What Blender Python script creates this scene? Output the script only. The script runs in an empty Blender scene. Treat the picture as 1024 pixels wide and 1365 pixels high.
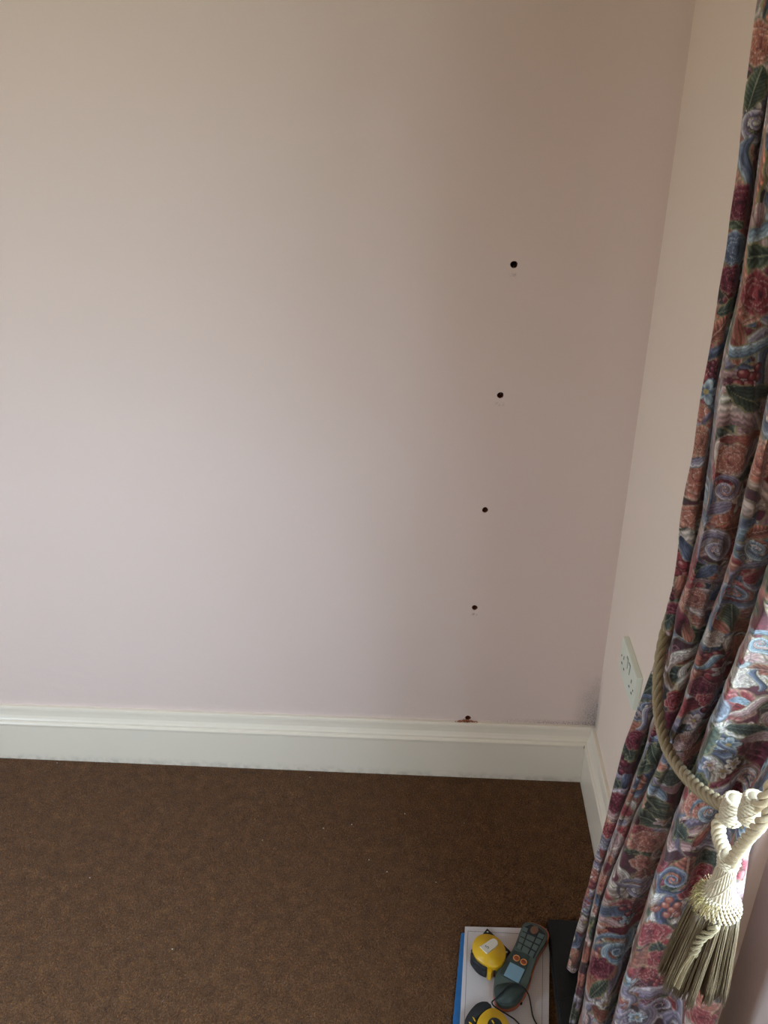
import bpy, bmesh, math, random
import numpy as np
from mathutils import Vector, Matrix
random.seed(7); rng = np.random.default_rng(7)
S = bpy.context.scene; COL = S.collection
PI = math.pi

# ------------------------------------------------------------------ camera
FPX = 1068.6046; PITCH = .4792; ROLL = -.0169; YAW = -.0782
CAM = np.array([-.4257, -1.6768, 1.6904])
cF = np.array([math.sin(YAW)*math.cos(PITCH), math.cos(YAW)*math.cos(PITCH), -math.sin(PITCH)])
r0_ = np.array([math.cos(YAW), -math.sin(YAW), 0.]); u0_ = np.cross(r0_, cF)
cR = math.cos(ROLL)*r0_ + math.sin(ROLL)*u0_; cU = -math.sin(ROLL)*r0_ + math.cos(ROLL)*u0_
cam = bpy.data.objects.new('camera', bpy.data.cameras.new('camera')); COL.objects.link(cam)
cam.matrix_world = Matrix(((cR[0], cU[0], -cF[0], CAM[0]), (cR[1], cU[1], -cF[1], CAM[1]),
                           (cR[2], cU[2], -cF[2], CAM[2]), (0, 0, 0, 1)))
cam.data.sensor_width = 36; cam.data.sensor_fit = 'AUTO'; cam.data.lens = FPX/1365*36
cam.data.clip_start = .02
S.camera = cam

# ------------------------------------------------------------------ light and exposure
S.view_settings.view_transform = 'Standard'; S.view_settings.look = 'None'
S.view_settings.gamma = 1; S.view_settings.use_curve_mapping = False
S.view_settings.exposure = 0.0
W = bpy.data.worlds.new('overcast_sky'); S.world = W; W.use_nodes = True
_t = W.node_tree; bg = _t.nodes['Background']; bg.inputs[1].default_value = 37.0
_c = _t.nodes.new('ShaderNodeTexCoord'); _s = _t.nodes.new('ShaderNodeSeparateXYZ'); _r = _t.nodes.new('ShaderNodeValToRGB')
_t.links.new(_c.outputs['Generated'], _s.inputs[0]); _t.links.new(_s.outputs['Z'], _r.inputs[0]); _t.links.new(_r.outputs[0], bg.inputs[0])
_e = _r.color_ramp.elements; _e[0].position = 0; _e[0].color = (.10, .11, .07, 1); _e[1].position = 1; _e[1].color = (.59, .79, 1.0, 1)
_k = _e.new(.02); _k.color = (.25, .32, .39, 1)      # dull garden below the horizon, overcast sky above
def portal(loc, rot, sx, sy):
    l = bpy.data.lights.new('window_portal', 'AREA'); l.shape = 'RECTANGLE'; l.size = sx; l.size_y = sy
    l.cycles.is_portal = True
    o = bpy.data.objects.new('window_portal', l); COL.objects.link(o); o.location = loc; o.rotation_euler = rot
WY0, WY1, WZ0, WZ1 = -.935, -2.80, .85, 2.20            # daylight opening of the window in the right wall
portal((.27, (WY0+WY1)/2, (WZ0+WZ1)/2), (0, PI/2, 0), WZ1-WZ0, WY0-WY1)

LX0, LX1, LZ0, LZ1 = -2.75, -1.70, .95, 2.1               # smaller window in the wall opposite (y range, z range)
portal((-3.22, (LX0+LX1)/2, (LZ0+LZ1)/2), (0, -PI/2, 0), LZ1-LZ0, LX1-LX0)

# ------------------------------------------------------------------ helpers
def ray(px, py):
    return cF + cR*(px-512)/FPX - cU*(py-682.5)/FPX
def at_x(px, py, x):
    d = ray(px, py); return CAM + d*((x-CAM[0])/d[0])
def at_y(px, py, y):
    d = ray(px, py); return CAM + d*((y-CAM[1])/d[1])
def at_z(px, py, z=0):
    d = ray(px, py); return CAM + d*((z-CAM[2])/d[2])
def link(name, me, mat=None, parent=None, smooth=False):
    o = bpy.data.objects.new(name, me); COL.objects.link(o)
    if mat and not me.materials: me.materials.append(mat)
    if parent: o.parent = parent; o.matrix_parent_inverse = Matrix.Identity(4)
    if smooth: me.polygons.foreach_set('use_smooth', [True]*len(me.polygons))
    return o
def mesh(name, vs, fs, mat=None, parent=None, smooth=False):
    me = bpy.data.meshes.new(name); me.from_pydata([tuple(map(float, v)) for v in vs], [], fs); me.update()
    return link(name, me, mat, parent, smooth)
def from_bm(name, bm, mat=None, parent=None, smooth=False):
    me = bpy.data.meshes.new(name); bmesh.ops.recalc_face_normals(bm, faces=bm.faces[:]); bm.to_mesh(me); bm.free()
    return link(name, me, mat, parent, smooth)
def thing(name, label, cat, loc=(0, 0, 0), group=None):
    o = bpy.data.objects.new(name, None); COL.objects.link(o); o.location = loc; o.empty_display_size = .02
    return tag(o, label, cat, group)
def tag(o, label, cat, group=None):
    o['label'] = label; o['category'] = cat
    if group: o['group'] = group
    return o
def add_box(bm, x0, x1, y0, y1, z0, z1, bev=0, seg=2):
    r = bmesh.ops.create_cube(bm, size=1)
    for v in r['verts']:
        v.co = Vector((x0+(v.co.x+.5)*(x1-x0), y0+(v.co.y+.5)*(y1-y0), z0+(v.co.z+.5)*(z1-z0)))
    if bev:
        es = list({e for v in r['verts'] for e in v.link_edges})
        bmesh.ops.bevel(bm, geom=es, offset=bev, segments=seg, affect='EDGES', profile=.6)
def box(name, x0, x1, y0, y1, z0, z1, mat, parent=None, bev=0, seg=2, smooth=False):
    bm = bmesh.new(); add_box(bm, x0, x1, y0, y1, z0, z1, bev, seg); return from_bm(name, bm, mat, parent, smooth)
def prism(bm, pts, z0, z1, bev=0, seg=3, bot=False):
    """pts: list of (x,y) polygon; extruded z0..z1, top edge rounded"""
    a = [bm.verts.new((p[0], p[1], z0)) for p in pts]; b = [bm.verts.new((p[0], p[1], z1)) for p in pts]
    n = len(pts); bm.faces.new(a[::-1]); top = bm.faces.new(b)
    for i in range(n): bm.faces.new((a[i], a[(i+1) % n], b[(i+1) % n], b[i]))
    if bev:
        bmesh.ops.bevel(bm, geom=list(top.edges), offset=bev, segments=seg, affect='EDGES', profile=.5)
def tube_mesh(paths, nr=8, cap=True):
    """paths: list of (points Nx3, radius or radii) -> verts, faces"""
    V = []; Fs = []
    for pts, rad in paths:
        P = np.array(pts, float); n = len(P); rad = np.ones(n)*rad
        T = np.gradient(P, axis=0); T /= np.linalg.norm(T, axis=1)[:, None]+1e-12
        ref = np.array([0, 0, 1.]) if abs(T[0][2]) < .9 else np.array([1., 0, 0])
        A = np.cross(T[0], ref); A /= np.linalg.norm(A)
        base = len(V)
        for i in range(n):
            A = A - T[i]*(A@T[i]); A /= np.linalg.norm(A)+1e-12; B = np.cross(T[i], A)
            for k in range(nr):
                t = 2*PI*k/nr; V.append(P[i]+rad[i]*(math.cos(t)*A+math.sin(t)*B))
        for i in range(n-1):
            for k in range(nr):
                a = base+i*nr+k; b = base+i*nr+(k+1) % nr; Fs.append((a, b, b+nr, a+nr))
        if cap:
            Fs.append(tuple(base+k for k in range(nr))[::-1]); Fs.append(tuple(base+(n-1)*nr+k for k in range(nr)))
    return V, Fs
def smooth_path(pts, n=60):
    """Catmull-Rom through pts, resampled evenly"""
    P = np.array(pts, float); P = np.vstack([2*P[0]-P[1], P, 2*P[-1]-P[-2]])
    out = []
    for i in range(1, len(P)-2):
        for t in np.linspace(0, 1, 20, endpoint=False):
            a, b, c, d = P[i-1], P[i], P[i+1], P[i+2]
            out.append(.5*((2*b)+(-a+c)*t+(2*a-5*b+4*c-d)*t*t+(-a+3*b-3*c+d)*t**3))
    out.append(P[-2]); out = np.array(out)
    L = np.r_[0, np.cumsum(np.linalg.norm(np.diff(out, axis=0), axis=1))]
    s = np.linspace(0, L[-1], n); return np.stack([np.interp(s, L, out[:, k]) for k in range(3)], 1)
def frames(P):
    T = np.gradient(P, axis=0); T /= np.linalg.norm(T, axis=1)[:, None]
    A = np.cross(T[0], [0, 0, 1.]) if abs(T[0][2]) < .9 else np.cross(T[0], [1., 0, 0]); As = []
    for t in T:
        A = A-t*(A@t); A /= np.linalg.norm(A); As.append(A)
    As = np.array(As); return T, As, np.cross(T, As)
def rope_strands(P, R, k, pitch, phase=0):
    """k strand centre lines twisted about path P, strand offset R"""
    T, A, B = frames(P); L = np.r_[0, np.cumsum(np.linalg.norm(np.diff(P, axis=0), axis=1))]
    out = []
    for i in range(k):
        ph = 2*PI*i/k + 2*PI*L/pitch + phase
        out.append(P + R*(np.cos(ph)[:, None]*A + np.sin(ph)[:, None]*B))
    return out

# ------------------------------------------------------------------ materials
def s2l(c):
    return tuple(((x/255)/12.92 if x/255 <= .04045 else ((x/255+.055)/1.055)**2.4) for x in c)
class NT:
    def __init__(s, name, rough=.6, spec=.4):
        s.m = bpy.data.materials.new(name); s.m.use_nodes = True; s.t = s.m.node_tree; s.n = s.t.nodes
        s.b = s.n['Principled BSDF']; s.b.inputs['Roughness'].default_value = rough
        s.b.inputs['Specular IOR Level'].default_value = spec
    def new(s, t, **k):
        n = s.n.new(t)
        for a, v in k.items(): setattr(n, a, v)
        return n
    def lk(s, a, b): s.t.links.new(a, b)
    def coord(s): return s.new('ShaderNodeTexCoord').outputs['Object']
    def noise(s, scale, detail=3, vec=None, rough=.5, stretch=None):
        n = s.new('ShaderNodeTexNoise'); n.inputs['Scale'].default_value = scale; n.inputs['Detail'].default_value = detail
        n.inputs['Roughness'].default_value = rough
        v = vec or s.coord()
        if stretch:
            mp = s.new('ShaderNodeMapping'); mp.inputs['Scale'].default_value = stretch; s.lk(v, mp.inputs[0]); v = mp.outputs[0]
        s.lk(v, n.inputs['Vector']); return n.outputs['Fac']
    def ramp(s, fac, stops):
        r = s.new('ShaderNodeValToRGB'); e = r.color_ramp.elements
        while len(e) < len(stops): e.new(.5)
        for el, (p, c) in zip(e, stops): el.position = p; el.color = (*c, 1)
        s.lk(fac, r.inputs[0]); return r.outputs[0]
    def mix(s, fac, a, b, mode='MIX'):
        m = s.new('ShaderNodeMix', data_type='RGBA', blend_type=mode)
        for sock, v in ((m.inputs[0], fac), (m.inputs[6], a), (m.inputs[7], b)):
            if isinstance(v, (int, float)): sock.default_value = v
            elif isinstance(v, tuple): sock.default_value = (*v, 1)
            else: s.lk(v, sock)
        return m.outputs[2]
    def math(s, op, a, b=0., clamp=False):
        m = s.new('ShaderNodeMath', operation=op); m.use_clamp = clamp
        for i, v in enumerate((a, b)):
            if isinstance(v, (int, float)): m.inputs[i].default_value = v
            else: s.lk(v, m.inputs[i])
        return m.outputs[0]
    def xyz(s):
        g = s.new('ShaderNodeSeparateXYZ'); s.lk(s.new('ShaderNodeNewGeometry').outputs['Position'], g.inputs[0]); return g.outputs
    def smooth(s, v, a, b):
        m = s.new('ShaderNodeMapRange', interpolation_type='SMOOTHSTEP'); s.lk(v, m.inputs[0])
        m.inputs[1].default_value = a; m.inputs[2].default_value = b; return m.outputs[0]
    def bump(s, h, dist, strength=1.):
        b = s.new('ShaderNodeBump'); b.inputs['Distance'].default_value = dist; b.inputs['Strength'].default_value = strength
        s.lk(h, b.inputs['Height'])
        if s.b.inputs['Normal'].is_linked:
            s.lk(s.b.inputs['Normal'].links[0].from_socket, b.inputs['Normal'])
        s.lk(b.outputs[0], s.b.inputs['Normal'])
    def col(s, c):
        if isinstance(c, tuple): s.b.inputs['Base Color'].default_value = (*c, 1)
        else: s.lk(c, s.b.inputs['Base Color'])
def simple(name, rgb, rough=.5, spec=.4, var=.12, scale=60, bump=.0004, metal=0.):
    m = NT(name, rough, spec); c = s2l(rgb); f = m.noise(scale, 4)
    m.col(m.ramp(f, [(.3, tuple(x*(1-var) for x in c)), (.7, tuple(min(1, x*(1+var)) for x in c))]))
    m.bump(m.noise(scale*6, 2), bump, .4); m.b.inputs['Metallic'].default_value = metal
    return m.m

def wall_mat(name, rgb, mould):
    m = NT(name, .62, .25); c = s2l(rgb)
    x, y, z = m.xyz()
    base = m.mix(m.noise(1.6, 4), tuple(v*.975 for v in c), tuple(min(1, v*1.025) for v in c))
    if mould:
        # grey mould speckle in the lower corner, along the joint
        d = m.smooth(m.math('ADD', x if mould == 1 else y, m.math('MULTIPLY', m.noise(22, 5), .03)), -.058 if mould == 1 else -.030, .018)
        h = m.smooth(m.math('ADD', z, m.math('MULTIPLY', m.noise(30, 5), .16)), .47, .27)
        sp = m.smooth(m.noise(260, 5, rough=.7), .40, .60)
        f = m.math('MULTIPLY', m.math('MULTIPLY', d, h), m.math('ADD', m.math('MULTIPLY', sp, .50), .28), True)
        base = m.mix(f, base, s2l((98, 98, 98)))
        if mould == 1:   # scuff band just above the skirting near the corner, faint scuff marks below the holes
            h2 = m.math('MULTIPLY', m.smooth(z, .203, .186), m.smooth(m.math('ADD', x, m.math('MULTIPLY', m.noise(14, 4), .2)), -.25, .06))
            base = m.mix(m.math('MULTIPLY', h2, m.math('MULTIPLY', sp, .7)), base, s2l((110, 96, 92)))
            for hx, hz, w in ((-.286, 1.384, .012), (-.299, 1.108, .014), (-.334, .552, .012), (-.352, .192, .03), (-.72, .535, .0)):
                if not w: continue
                dx = m.math('ABSOLUTE', m.math('SUBTRACT', x, hx)); dz = m.math('ABSOLUTE', m.math('SUBTRACT', z, hz-.020))
                k = m.math('MULTIPLY', m.smooth(dx, w, 0.), m.smooth(dz, .006, 0.))
                base = m.mix(m.math('MULTIPLY', k, m.math('MULTIPLY', m.smooth(m.noise(150, 3), .42, .6), .55)), base, s2l((120, 84, 70)))
    m.col(base)
    m.bump(m.noise(420, 3), .0006, .25)
    m.bump(m.noise(5, 3), .004, .35)
    low = m.math('MULTIPLY', m.smooth(z, .62, .22), m.noise(16, 3, stretch=(1, 1, 2.2)))
    m.bump(low, .005, .28)
    return m.m
M_back = wall_mat('pink_wall_paint', (222, 198, 190), 1)
M_right = wall_mat('pale_wall_paint', (238, 216, 202), 2)
M_other = wall_mat('plain_wall_paint', (240, 220, 204), 0)
def gloss(name, rgb):
    m = NT(name, .28, .5); c = s2l(rgb); x, y, z = m.xyz()
    b = m.mix(m.noise(3, 4), tuple(v*.96 for v in c), c)
    b = m.mix(m.math('MULTIPLY', m.smooth(z, .03, .0), m.smooth(m.noise(40, 4), .35, .7)), b, tuple(v*.72 for v in c))
    m.col(b); m.bump(m.noise(26, 2, stretch=(.3, .3, 1)), .0012, .25); return m.m
M_skirt = gloss('white_gloss_paint', (230, 214, 198))
M_ceil = simple('ceiling_paint', (205, 198, 186), .8, .2, .03, 8)
M_frame = gloss('window_gloss_paint', (236, 236, 228))
def glass():
    m = NT('window_glass', .02, .5); t = m.new('ShaderNodeBsdfTransparent'); g = m.new('ShaderNodeBsdfGlossy')
    t.inputs[0].default_value = (.96, .98, .97, 1); g.inputs['Roughness'].default_value = .02
    fr = m.new('ShaderNodeFresnel'); fr.inputs[0].default_value = 1.45
    mx = m.new('ShaderNodeMixShader'); gg = m.new('ShaderNodeNewGeometry')
    k = m.math('MULTIPLY', fr.outputs[0], m.math('SUBTRACT', 1., gg.outputs['Backfacing'])); m.lk(k, mx.inputs[0]); m.lk(t.outputs[0], mx.inputs[1]); m.lk(g.outputs[0], mx.inputs[2])
    m.lk(mx.outputs[0], m.n['Material Output'].inputs[0]); return m.m
M_glass = glass()
def carpet(name, dark):
    m = NT(name, .95, .1)
    a, b, c = s2l((70, 42, 24)), s2l((120, 78, 46)), s2l((164, 114, 72))
    k = dark
    f = m.mix(.30, m.noise(260, 5, rough=.75), m.noise(34, 5, rough=.7))
    m.col(m.ramp(f, [(.34, tuple(v*k for v in a)), (.5, tuple(v*k for v in b)), (.66, tuple(v*k for v in c))]))
    m.bump(m.noise(500, 3), .004, .8); m.b.inputs['Sheen Weight'].default_value = .15
    return m.m
M_carpet = carpet('brown_carpet', .7); M_pile = carpet('brown_carpet_tufts', .9)
M_brick = simple('raw_brick_dust', (120, 62, 44), .95, .1, .35, 300, .001)
M_dust = simple('orange_plaster_dust', (168, 98, 70), .95, .1, .3, 400, .001)
M_white = simple('white_lint', (225, 220, 210), .9, .2)

# ------------------------------------------------------------------ room shell
RX0, RY0, RH = -3.1, -3.6, 2.55
def struct(o): o['kind'] = 'structure'; return o
HOLES = [(-.286, 1.384, .0075), (-.299, 1.108, .0072), (-.320, .827, .0070), (-.334, .552, .0072), (-.339, .1935, .0078)]
bm = bmesh.new(); add_box(bm, RX0, 0, 0, .22, 0, RH)
wb = from_bm('wall_back', bm, M_back); struct(wb)
# bore the five drill holes with a boolean, then drop the cutters
cv = bmesh.new()
for hx, hz, hr in HOLES:
    n = 28; ring = []
    for yy in (-.01, .055):
        ring.append([cv.verts.new((hx+hr*math.cos(2*PI*i/n)*(1+.05*math.sin(3*2*PI*i/n+hx*90)), yy, hz+hr*math.sin(2*PI*i/n)*(1+.05*math.cos(2*2*PI*i/n+hz*50)))) for i in range(n)])
    cv.faces.new(ring[0]); cv.faces.new(ring[1][::-1])
    for i in range(n): cv.faces.new((ring[0][i], ring[1][i], ring[1][(i+1) % n], ring[0][(i+1) % n]))
cutter = from_bm('cutter', cv)
md = wb.modifiers.new('holes', 'BOOLEAN'); md.object = cutter; md.operation = 'DIFFERENCE'; md.solver = 'EXACT'
bpy.context.view_layer.update()
ev = wb.evaluated_get(bpy.context.evaluated_depsgraph_get()); nm = bpy.data.meshes.new_from_object(ev)
wb.modifiers.clear(); wb.data = nm; bpy.data.objects.remove(cutter)
for hx, hz, hr in HOLES:      # raw brick lining of each bore: a cup set just inside the plaster face
    vs = []; fs = []; n = 24
    prof = [(hr*.99, .0015), (hr*.93, .006), (hr*.95, .03), (hr*.8, .05), (0.0005, .052)]
    for r, y in prof:
        for i in range(n):
            j = 1+.05*math.sin(5*i+y*900)
            vs.append((hx+r*j*math.cos(2*PI*i/n), y, hz+r*j*math.sin(2*PI*i/n)))
    for k in range(len(prof)-1):
        for i in range(n): fs.append((k*n+i, k*n+(i+1) % n, (k+1)*n+(i+1) % n, (k+1)*n+i))
    mesh('drill_hole', vs, fs, M_brick, wb, True)
# crumbled plaster below the lowest hole
vs = []; fs = []
def crumb(c, r, vs, fs):
    b = len(vs); d = rng.normal(size=(6, 3)); base = [(1, 0, 0), (-1, 0, 0), (0, 1, 0), (0, -1, 0), (0, 0, 1), (0, 0, -1)]
    for q in range(6): vs.append(np.array(c)+r*(np.array(base[q])+.25*d[q]))
    for f in ((0, 2, 4), (2, 1, 4), (1, 3, 4), (3, 0, 4), (2, 0, 5), (1, 2, 5), (3, 1, 5), (0, 3, 5)): fs.append(tuple(b+i for i in f))
for i in range(90):
    x = -.339+rng.normal()*.010-(.014 if rng.random() < .3 else 0)
    crumb((x, -.002-rng.random()*.006, .1845+abs(rng.normal())*.0022*math.exp(-abs(x+.339)*60)*2), .0009+rng.random()*.0012, vs, fs)
o = mesh('plaster_crumbs', vs, fs, M_dust, wb); o['kind'] = 'stuff'

# right wall: pier beside the window, shallow recess under and around the window, far pier
PY = -.903; REC = .022
def pier(y_a, y_b, name, mat, round_at):
    """slab x 0..0.26, one arris rounded"""
    pts = []
    r = .007
    if round_at == 'b':     # rounded arris at y_b (towards camera)
        pts = [(.26, y_a), (0, y_a)]+[(r-r*math.cos(t), y_b+r-r*math.sin(t)) for t in np.linspace(0, PI/2, 9)]+[(.26, y_b)]
    else:
        pts = [(.26, y_b), (0, y_b)]+[(r-r*math.cos(t), y_a-r+r*math.sin(t)) for t in np.linspace(0, PI/2, 9)]+[(.26, y_a)]
    bm = bmesh.new(); prism(bm, pts, 0, RH); return struct(from_bm(name, bm, mat))
wr = pier(0, PY, 'wall_right', M_right, 'b')
pier(-2.96, RY0, 'wall_right_rear', M_right, 'a')
bm = bmesh.new(); add_box(bm, REC, .26, -2.96, PY, 0, WZ0-.03); add_box(bm, REC, .26, -2.96, PY, WZ1, RH)
add_box(bm, REC, .26, WY0, PY, WZ0-.03, WZ1); add_box(bm, REC, .26, -2.96, WY1, WZ0-.03, WZ1)
struct(from_bm('wall_right_recess', bm, M_back))
bm = bmesh.new()
for a in ((RY0, LX0, 0, RH), (LX1, .22, 0, RH), (LX0, LX1, 0, LZ0), (LX0, LX1, LZ1, RH)): add_box(bm, RX0-.2, RX0, *a)
struct(from_bm('wall_left', bm, M_other))
w2 = bpy.data.objects.new('window_2', None); COL.objects.link(w2); w2['kind'] = 'structure'
bm = bmesh.new()
for a in ((LX0, LX0+.06, LZ0, LZ1), (LX1-.06, LX1, LZ0, LZ1), (LX0+.06, LX1-.06, LZ0, LZ0+.06), (LX0+.06, LX1-.06, LZ1-.06, LZ1)): add_box(bm, RX0-.15, RX0-.09, *a, .004)
from_bm('window_frame', bm, M_frame, w2)
bm = bmesh.new(); add_box(bm, RX0-.122, RX0-.118, LX0+.06, LX1-.06, LZ0+.06, LZ1-.06); from_bm('window_pane', bm, M_glass, w2)
struct(box('wall_rear', RX0-.2, .26, RY0-.2, RY0, 0, RH, M_other))
struct(box('ceiling', RX0-.2, .26, RY0-.2, .22, RH, RH+.1, M_ceil))
fl = struct(box('floor', RX0-.2, .26, RY0-.2, .22, -.12, 0, M_carpet))
# window
w1 = bpy.data.objects.new('window_1', None); COL.objects.link(w1); w1.location = (.2, (WY0+WY1)/2, WZ0); w1['kind'] = 'structure'
def wbox(nm, x0, x1, y0, y1, z0, z1, mat, bev=.004):
    cx, cy, cz = w1.location
    return box(nm, x0-cx, x1-cx, y0-cy, y1-cy, z0-cz, z1-cz, mat, w1, bev)
fw = .06
bm = bmesh.new(); cx, cy, cz = w1.location
for a in ((WY1, WY1+fw, WZ0, WZ1), (WY0-fw, WY0, WZ0, WZ1), (WY1+fw, WY0-fw, WZ0, WZ0+fw), (WY1+fw, WY0-fw, WZ1-fw, WZ1)):
    add_box(bm, .17-cx, .235-cx, a[0]-cy, a[1]-cy, a[2]-cz, a[3]-cz, .004)
from_bm('window_frame', bm, M_frame, w1)
ym = (WY0+WY1)/2
wbox('mullion', .172, .23, ym-.03, ym+.03, WZ0+fw, WZ1-fw, M_frame)
for a, b in ((WY1+fw, ym-.03), (ym+.03, WY0-fw)):
    wbox('window_pane', .198, .202, a, b, WZ0+fw, WZ1-fw, M_glass, 0)
wbox('window_sill', .02, .17, WY1-.02, WY0+.02, WZ0-.03, WZ0, M_frame, .006)

# skirting boards, mitred at the corner
PROF = [(0, .1834), (.0075, .1834), (.0105, .1815), (.012, .176), (.0125, .166), (.014, .156), (.0175, .148), (.0205, .1435), (.0195, .1400),
        (.0205, .1375), (.0235, .1365), (.0262, .1335), (.0262, .129), (.0245, .1255), (.0245, .124), (.0248, .0)]
def skirting(name, axis, a_fn, b_fn, off_fn):
    vs = []; n = len(PROF)
    for fn in (a_fn, b_fn):
        for d, z in PROF:
            vs.append(off_fn(d, fn(d), z))
    fs = [(i, i+1, n+i+1, n+i) for i in range(n-1)]
    bm = bmesh.new(); V = [bm.verts.new(v) for v in vs]
    back = [bm.verts.new(off_fn(0, fn(0), 0)) for fn in (a_fn, b_fn)]
    for f in fs: bm.faces.new([V[i] for i in f])
    bm.faces.new([V[0], V[n], back[1], back[0]])
    bm.faces.new([back[0]]+[V[i] for i in range(n-1, -1, -1)]); bm.faces.new([back[1]]+[V[n+i] for i in range(n)])
    o = from_bm(name, bm, M_skirt); o['kind'] = 'structure'; return o
e = .0004
skirting('baseboard_back', 'x', lambda d: RX0+.001, lambda d: -d-e, lambda d, a, z: (a, -d, z))
skirting('baseboard_right', 'y', lambda d: -d-e, lambda d: PY+.004, lambda d, a, z: (-d, a, z))
skirting('baseboard_right_recess', 'y', lambda d: PY-.03, lambda d: -2.95, lambda d, a, z: (REC-d, a, z))
box('joint_gap', -.0275, -.0245, -.0285, -.0255, .127, .134, simple('dark_crack', (40, 32, 30)), wr)

# carpet pile (countless) and a few specks of lint
def pile():
    sx = .0042; X, Y = np.meshgrid(np.arange(-1.80, -.026, sx), np.arange(-.86, -.026, sx)); X = X.ravel(); Y = Y.ravel(); n = len(X)
    X = X+rng.uniform(-.5, .5, n)*sx; Y = Y+rng.uniform(-.5, .5, n)*sx
    k = (X < -.0265) & (Y < -.0265); X = X[k]; Y = Y[k]; n = len(X)
    a = rng.uniform(0, 2*PI, n); h = rng.uniform(.0025, .0058, n); w = rng.uniform(.0012, .0026, n)
    lx = rng.normal(0, .0016, n); ly = rng.normal(0, .0016, n)
    # lean back from the skirting so tufts stay in the room
    lx = np.where(X > -.03, -abs(lx), lx); ly = np.where(Y > -.03, -abs(ly), ly)
    V = np.zeros((n, 3, 3))
    V[:, 0] = np.stack([X-w*np.cos(a), Y-w*np.sin(a), np.zeros(n)], 1)
    V[:, 1] = np.stack([X+w*np.cos(a), Y+w*np.sin(a), np.zeros(n)], 1)
    V[:, 2] = np.stack([X+lx, Y+ly, h], 1)
    V[:, :, 0] = np.minimum(V[:, :, 0], -.0262); V[:, :, 1] = np.minimum(V[:, :, 1], -.0262)
    me = bpy.data.meshes.new('carpet_pile'); me.vertices.add(n*3); me.vertices.foreach_set('co', V.ravel())
    me.loops.add(n*3); me.loops.foreach_set('vertex_index', np.arange(n*3)); me.polygons.add(n)
    me.polygons.foreach_set('loop_start', np.arange(n)*3); me.polygons.foreach_set('loop_total', np.full(n, 3)); me.update()
    o = link('carpet_pile', me, M_pile, fl); o['kind'] = 'stuff'
pile()
vs = []; fs = []
for px, py in ((413, 1036), (469, 1099), (516, 1162), (431, 1104), (492, 1146), (619, 1097), (785, 1101), (581, 1176), (76, 1017), (540, 1085), (350, 1120), (120, 1170), (230, 1265)):
    c = at_z(px, py, .005); crumb(c, .0009+.0006*rng.random(), vs, fs); crumb(c+rng.normal(0, .0008, 3)*(1, 1, 0), .0009, vs, fs)
o = mesh('lint_specks', vs, fs, M_white, fl); o['kind'] = 'stuff'

# ------------------------------------------------------------------ double wall socket
M_sock = simple('white_socket_plastic', (224, 224, 210), .35, .5, .03, 20, .0001)
M_slot = simple('dark_slot', (30, 26, 24), .8, .1)
sy0, sy1, sz0, sz1, so = -.335, -.189, .529, .615, .0134
sk = thing('wall_socket', 'white double electrical socket low on the pale right wall, just past the curtain', 'socket', (0, (sy0+sy1)/2, (sz0+sz1)/2))
hy, hz = .073, .043
bm = bmesh.new(); add_box(bm, -so, 0, -hy, hy, -hz, hz, .0022, 3); from_bm('plate', bm, M_sock, sk, False)
for s in (-1, 1):
    cy = s*.040
    for n_, (dy, dz, a, b) in enumerate(((0, .012, .0016, .0042), (-.011, -.010, .0034, .0018), (.011, -.010, .0034, .0018))):
        box('pin_slot', -so-.0005, -so+.001, cy+dy-a, cy+dy+a, dz-b-.004, dz+b-.004, M_slot, sk)
    box('fixing_screw', -so-.0007, -so+.001, s*.0602-.002, s*.0602+.002, -.002, .002, M_slot, sk, .0006)
    bm = bmesh.new(); add_box(bm, -so-.0028, -so+.001, s*.0105-.006, s*.0105+.006, .008, .030, .0015); from_bm('rocker_switch', bm, M_sock, sk)
    box('switch_shadow_gap', -so-.0003, -so+.001, s*.0105-.0072, s*.0105+.0072, .0065, .0315, M_slot, sk)

# ------------------------------------------------------------------ curtain
#   CREST: the outer crest of each fold, from the corner end to the leading edge: (image x, image y, distance out from the right wall)
CREST = [
 [(1014,0,.085),(985,200,.085),(956,400,.085),(925,600,.085),(905,720,.082),(896,790,.076),(889,835,.068),(881,868,.070),(866,900,.080),(832,1000,.098),(808,1093,.110),(786,1180,.120),(768,1240,.130),(751,1300,.140),(749,1315,.141)],
 [(1046,0,.103),(1016,205,.102),(1001,293,.101),(985,400,.100),(961,501,.099),(949,628,.096),(937,692,.093),(925,748,.089),(911,800,.084),(897,845,.080),(885,900,.080),(872,960,.088),(860,998,.096),(847,1041,.104),(828,1084,.112),(806,1152,.121),(795,1190,.127),(780,1260,.134),(766,1330,.141)],
 [(1075,200,.126),(1050,400,.124),(1016,600,.119),(995,661,.114),(983,723,.108),(968,769,.102),(954,810,.097),(935,860,.091),(917,917,.088),(903,960,.091),(888,1000,.098),(870,1040,.106),(851,1083,.114),(816,1174,.126),(797,1222,.133),(785,1290,.138),(776,1365,.142)],
 [(1120,400,.142),(1080,560,.138),(1045,700,.131),(1016,800,.123),(981,886,.112),(962,931,.106),(946,970,.102),(928,1015,.102),(914,1051,.107),(902,1094,.114),(886,1134,.121),(859,1222,.131),(832,1307,.139),(816,1365,.143)],
 [(1250,750,.134),(1180,880,.126),(1112,960,.118),(1060,1030,.108),(1024,1075,.102),(1002,1120,.102),(986,1200,.106),(966,1300,.108),(954,1365,.109)],
]
ZT, ZB = 2.32, .034
NR = 1080; zs = np.concatenate([np.linspace(ZT, 1.85, 60, endpoint=False), np.linspace(1.85, .70, 780, endpoint=False), np.linspace(.70, ZB, 240)])
kern = np.exp(-.5*(np.arange(-8, 9)/3.2)**2); kern /= kern.sum()
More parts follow.
